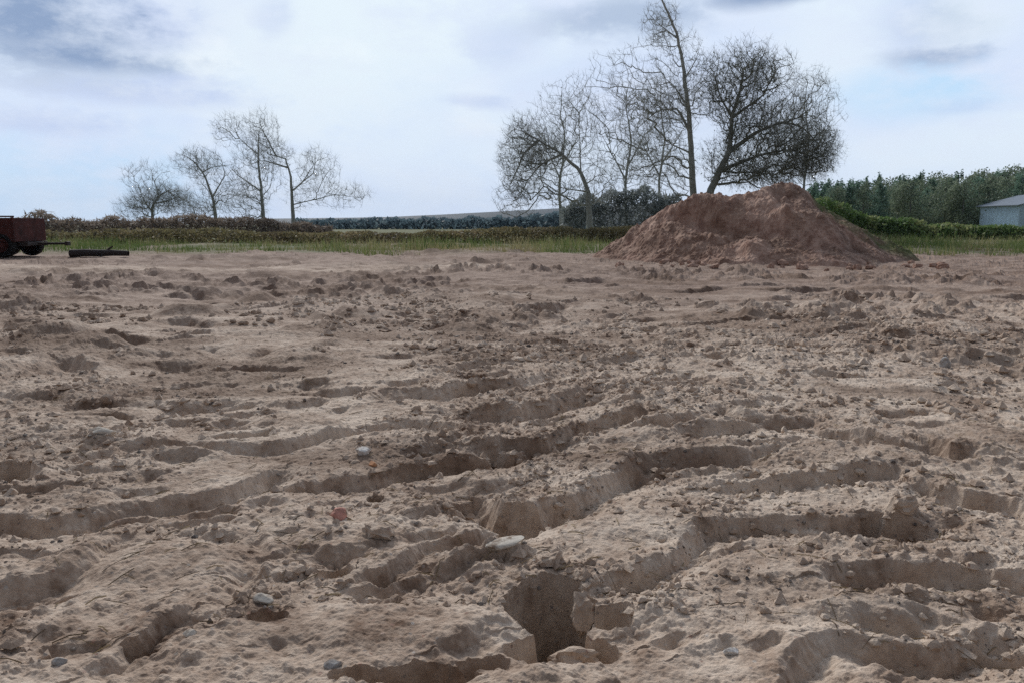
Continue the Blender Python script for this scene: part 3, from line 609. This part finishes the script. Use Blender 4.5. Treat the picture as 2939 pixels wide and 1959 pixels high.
# pale blue grey shed at the right edge
sheet = simple('blue_grey_sheet', lin((206, 228, 242)), .12, 3, .5); roofm = simple('weathered_roof', lin((118, 128, 140)), .2, 4, .7)
def shed():
    Y = 72; x0 = at(2340, 500, Y)[0]; r = empty('shed', (x0, Y, 0)); w, d, h = 7.5, 6.0, at(2330, 470, Y)[2]
    def corr(p0, p1, z0, z1f, name, m):
        n = 240; t = np.linspace(0, 1, n+1); q = np.array(p0)[None]*(1-t[:, None])+np.array(p1)[None]*t[:, None]; nn = np.array([p1[1]-p0[1], p0[0]-p1[0]], float); nn /= np.linalg.norm(nn)
        q = q+nn*(.02*np.sin(np.arange(n+1)*math.pi/2))[:, None]; z1 = z1f(t); V = np.concatenate([np.c_[q, np.full(n+1, z0)], np.c_[q, z1]]); i = np.arange(n); F_ = np.stack([i, i+1, i+n+2, i+n+1], -1)
        o = np_mesh(name, V, F_, m, r, smooth=False); md = o.modifiers.new('thick', 'SOLIDIFY'); md.thickness = .015; return o
    gab = lambda t: h+(1-np.abs(2*t-1))*.9
    corr((0, 0), (w, 0), .1, gab, 'wall', sheet); corr((0, d), (0, 0), .1, lambda t: t*0+h, 'wall', sheet); corr((w, 0), (w, d), .1, lambda t: t*0+h, 'wall', sheet); corr((w, d), (0, d), .1, gab, 'wall', sheet)
    mkbox('plinth', [(-.05, w+.05, -.05, d+.05, -.1, .098)], roofm, r, .01)
    for sg in (0, 1):
        a = np.array([[-.3, -.3, h-.10], [-.3, d+.3, h-.10], [w/2, d+.3, h+.97], [w/2, -.3, h+.97]])
        if sg: a[:, 0] = w-a[:, 0]
        V = np.concatenate([a, a+np.array([0, 0, .06])]); o = np_mesh('roof', V, np.array([[0,1,2,3],[7,6,5,4],[0,4,5,1],[1,5,6,2],[2,6,7,3],[3,7,4,0]]), roofm, r, smooth=False)
    mkbox('door', [(w/2-1.6, w/2+1.6, -.10, -.03, .12, h-.2)], simple('grey_door', lin((110, 122, 132)), .1, 3, .6), r, .01)
    tag(r, 'pale blue grey sheet metal shed at the right edge in front of the evergreen wood', 'shed')
shed()

# ---------------------------------------------------------------- stones and crumbs
def stone_mesh(name, size, seed, m, rough_=.035):
    import bmesh
    rg = np.random.default_rng(seed); bm = bmesh.new(); bmesh.ops.create_icosphere(bm, subdivisions=3, radius=1)
    ph = rg.uniform(0, 6, 6); pl = [(rg.normal(0, 1, 3), rg.uniform(.55, .85)) for _ in range(9)]
    for v in bm.verts:
        c = np.array(v.co)
        for n_, d_ in pl:
            n_ = n_/np.linalg.norm(n_); e = c@n_-d_
            if e > 0: c = c-n_*e*.92
        if rough_: c = c*(1+rough_*(math.sin(4.1*c[0]+ph[0])*math.sin(3.7*c[1]+ph[1])+.8*math.sin(8.3*c[2]+ph[2]+2*c[0])*math.sin(7.1*c[1]+ph[3])+rg.normal(0, .35)))
        v.co = (c[0]*size[0], c[1]*size[1], c[2]*size[2])
    me = bpy.data.meshes.new(name); bm.to_mesh(me); bm.free(); me.materials.append(m); o = bpy.data.objects.new(name, me); C.objects.link(o); return o
def zat(x, y): return float(relief(np.array([x-.01, x, x+.01]), np.array([y, y, y])).mean())
def stone_mat(name, c):
    def f(b):
        d = ramp(tn(14, 5, .7), [(.36, lin((140, 118, 100))), (.5, c)]); v = ramp(tn(60, 4, .7), [(.3, [.75]*3), (.7, [1]*3)])
        m = N.new('ShaderNodeMix'); m.data_type = 'RGBA'; m.blend_type = 'MULTIPLY'; m.inputs[0].default_value = 1; L.new(d, m.inputs[6]); L.new(v, m.inputs[7]); L.new(m.outputs[2], b.inputs['Base Color']); bump(b, tn(90, 5, .7), .6, .004)
    return mat(name, f)
pale = stone_mat('pale_stone', lin((212, 202, 188))); orange = stone_mat('orange_stone', lin((216, 160, 120))); pink = stone_mat('pink_brick', lin((206, 150, 134)))
greyb = stone_mat('grey_stone', lin((176, 172, 168))); white = stone_mat('whitish_stone', lin((236, 231, 224)))
for nm, lab, px, py, sx_, sy_, sz_, m in [
    ('stone', 'small whitish stone touching the small orange one, left of centre', 833, 1052, .036, .028, .034, white),
    ('stone', 'small orange stone touching the whitish one, left of centre', 856, 1070, .022, .024, .024, orange),
    ('brick_fragment', 'pink brick fragment half sunk in the soil below the whitish and orange stones', 780, 1196, .042, .035, .036, pink),
    ('stone', 'wide flat pale stone just above the deep hole in the foreground', 1160, 1270, .075, .035, .022, pale),
    ('stone', 'small pale oblong stone lying alone on smooth soil at the lower right', 1682, 1490, .024, .015, .014, white),
    ('stone', 'cream stone at the lower left, above the short dark cut', 440, 1470, .022, .014, .013, pale),
    ('stone', 'pale grey stone at the bottom left corner', 140, 1530, .022, .015, .014, greyb),
    ('stone', 'pale block beside the small dark hollow at the lower left', 605, 1394, .032, .022, .02, pale),
    ('stone', 'blue grey stone standing up among clods near the right edge', 2170, 838, .045, .04, .07, greyb),
    ('stone', 'long pale stone in the left middle ground on broken soil', 235, 1024, .075, .04, .03, pale),
    ('stone', 'dull blue grey stone at the bottom, left of centre', 765, 1532, .024, .016, .014, greyb)]:
    x, y = gnd(px, py); z = zat(x, y); o = stone_mesh(nm, (sx_, sy_, sz_), int(px), m); o.location = (x, y, z+sz_*.25); o.rotation_euler = (random.uniform(-.2, .2), random.uniform(-.2, .2), random.uniform(-.4, .4))
    tag(o, lab, 'brick' if 'brick' in nm else 'stone', 'loose stones on the field')
for k_ in range(46):
    a = random.uniform(-1, 1); xx = at(1740+a*350, 590, 24)[0]; yy = MY-3.2-random.uniform(0, 3.2)*(1-abs(a)*.3)-.6*(1-abs(a)); q_ = random.uniform(.05, .2)**1.0*random.uniform(.5, 1)
    o = stone_mesh('earth_lump', (q_, q_*random.uniform(.7, 1), q_*random.uniform(.6, .9)), 900+k_, mound_m, .12); o.location = (xx, yy, zat(xx, yy)+q_*.3); tag(o, 'loose lump of reddish earth rolled down in front of the earth mound', 'lump', 'earth lumps at the foot of the mound')
for lab, px, py, a_, zz in [
    ('large upright clod of soil standing in the deep foreground hole', 1335, 1370, (.042, .04, .085), 0), ('low slab of soil bridging the near side of the deep foreground hole', 1322, 1452, (.075, .035, .035), .0),
    ('grey brown clod jutting over the small black hollow at the right', 2075, 1190, (.055, .04, .04), 0), ('rough clod on the dark cut just right of the wide flat pale stone', 1265, 1300, (.04, .03, .03), 0),
    ('broken clod beside the pink brick fragment, towards the deep hole', 870, 1240, (.06, .04, .035), 0)]:
    x, y = gnd(px, py); z = max(zat(x, y), -.09); o = stone_mesh('soil_clod', a_, int(px+py), soil_m, .17); o.location = (x, y, z+a_[2]*.35); o.rotation_euler = (random.uniform(-.3, .3), random.uniform(-.3, .3), random.uniform(-.5, .5)); tag(o, lab, 'clod', 'large loose clods')
def crumbs(name, label, n, smin, smax, m, seed, rmax=12):
    rg = np.random.default_rng(seed)
    r = 2.2+(rmax-2.2)*rg.random(n)**1.3; a = rg.uniform(-R(38), R(38), n); x, y = r*np.sin(a), r*np.cos(a); k = fbm(x, y, .8, 4, 91)+.7*fbm(x, y, 3, 3, 92) > rg.uniform(-.3, .6, n); k &= rg.random(n) > .6*padmask(x, y); x, y, r = x[k], y[k], r[k]; n = len(x)
    z = relief(x, y); s = smin*(smax/smin)**(rg.random(n)**3.0)*np.clip(r/4, .8, 1.8)
    t = np.array([[1,0,0],[-1,0,0],[0,1,0],[0,-1,0],[0,0,1],[0,0,-1]], float); f = np.array([[0,2,4],[2,1,4],[1,3,4],[3,0,4],[2,0,5],[1,2,5],[3,1,5],[0,3,5]])
    # subdivide the octahedron once for rounder crumbs
    mid = {}; tv = list(t); nf = []
    def m_(a_, b_):
        kk = tuple(sorted((a_, b_)))
        if kk not in mid: q = tv[a_]+tv[b_]; tv.append(q/np.linalg.norm(q)*.84); mid[kk] = len(tv)-1
        return mid[kk]
    for a_, b_, c_ in f: d_, e_, g_ = m_(a_, b_), m_(b_, c_), m_(c_, a_); nf += [(a_, d_, g_), (d_, b_, e_), (g_, e_, c_), (d_, e_, g_)]
    t = np.array(tv); f = np.array(nf); kv = len(t)
    V = t[None]*(1+rg.normal(0, .2, (n, kv, 1))); V = V*rg.uniform(.6, 1.2, (n, 1, 3)); an = rg.random(n)*6.28; c_, s_ = np.cos(an)[:, None], np.sin(an)[:, None]
    V = np.stack([V[..., 0]*c_-V[..., 1]*s_, V[..., 0]*s_+V[..., 1]*c_, V[..., 2]*.75], -1)*s[:, None, None]+np.stack([x, y, z+s*rg.uniform(-.25, .35, n)], -1)[:, None, :]
    o = np_mesh(name, V.reshape(-1, 3), (f[None]+np.arange(n)[:, None, None]*kv).reshape(-1, 3), m, smooth=False, colors={'tone': np.repeat(rg.random(n), kv)})
    tag(o, label, 'soil' if 'soil' in name else 'gravel', kind='stuff')
crumbs('soil_crumbs', 'loose crumbs of the same brown soil scattered over the field', 80000, .003, .034, soil_m, 400)
grit = leafmat('grit', lin((112, 104, 100)), lin((150, 138, 128)), lin((182, 170, 160)))
crumbs('gravel', 'small grey and pale pebbles scattered over the field', 14000, .003, .015, grit, 401, 9)

def straw():
    rg = np.random.default_rng(700); n = 1600; r = 2.2+8*rg.random(n)**1.2; a = rg.uniform(-R(38), R(38), n); x, y = r*np.sin(a), r*np.cos(a); th_ = rg.random(n)*3.14; l = rg.uniform(.01, .045, n); w = rg.uniform(.0008, .002, n)
    d = np.stack([np.cos(th_), np.sin(th_)], -1); p0 = np.stack([x, y], -1)-d*l[:, None]; p1 = np.stack([x, y], -1)+d*l[:, None]; z0 = relief(p0[:, 0], p0[:, 1]); z1 = relief(p1[:, 0], p1[:, 1]); zm = np.maximum(relief(x, y), (z0+z1)/2)
    k = np.abs(z0-z1) < .04; nrm = np.stack([-d[:, 1], d[:, 0]], -1)*w[:, None]; P = [np.c_[p0, z0+.004], np.c_[np.stack([x, y], -1), zm+.006], np.c_[p1, z1+.004]]
    rows = []
    for q in P:
        for sg, dz in ((1, 0), (-1, 0), (0, 1)): v = q.copy(); v[:, :2] += nrm*sg; v[:, 2] += dz*w*1.5; rows.append(v)
    V = np.stack(rows, 1)[k]; n = len(V); f = np.array([[a*3+b, a*3+(b+1) % 3, a*3+3+(b+1) % 3, a*3+3+b] for a in range(2) for b in range(3)])
    o = np_mesh('straw', V.reshape(-1, 3), (f[None]+np.arange(n)[:, None, None]*9).reshape(-1, 4), leafmat('straw', lin((110, 92, 74)), lin((150, 132, 104)), lin((190, 172, 138))), smooth=False, colors={'tone': np.repeat(rg.random(n), 9)}); tag(o, 'bits of dead straw and root lying on the bare soil', 'straw', kind='stuff')
straw()
# ---------------------------------------------------------------- haze
hz = mkbox('haze', [(-1900, 1900, -1900, 1900, -3, 60)], None, None, 0)
hzm = bpy.data.materials.new('haze'); hzm.use_nodes = True; hn = hzm.node_tree; hn.nodes.remove(hn.nodes['Principled BSDF']); pv = hn.nodes.new('ShaderNodeVolumePrincipled'); pv.inputs['Density'].default_value = .00012; pv.inputs['Color'].default_value = (.7, .85, 1, 1)
hn.links.new(pv.outputs[0], hn.nodes['Material Output'].inputs['Volume']); hz.data.materials.clear(); hz.data.materials.append(hzm); tag(hz, kind='stuff')
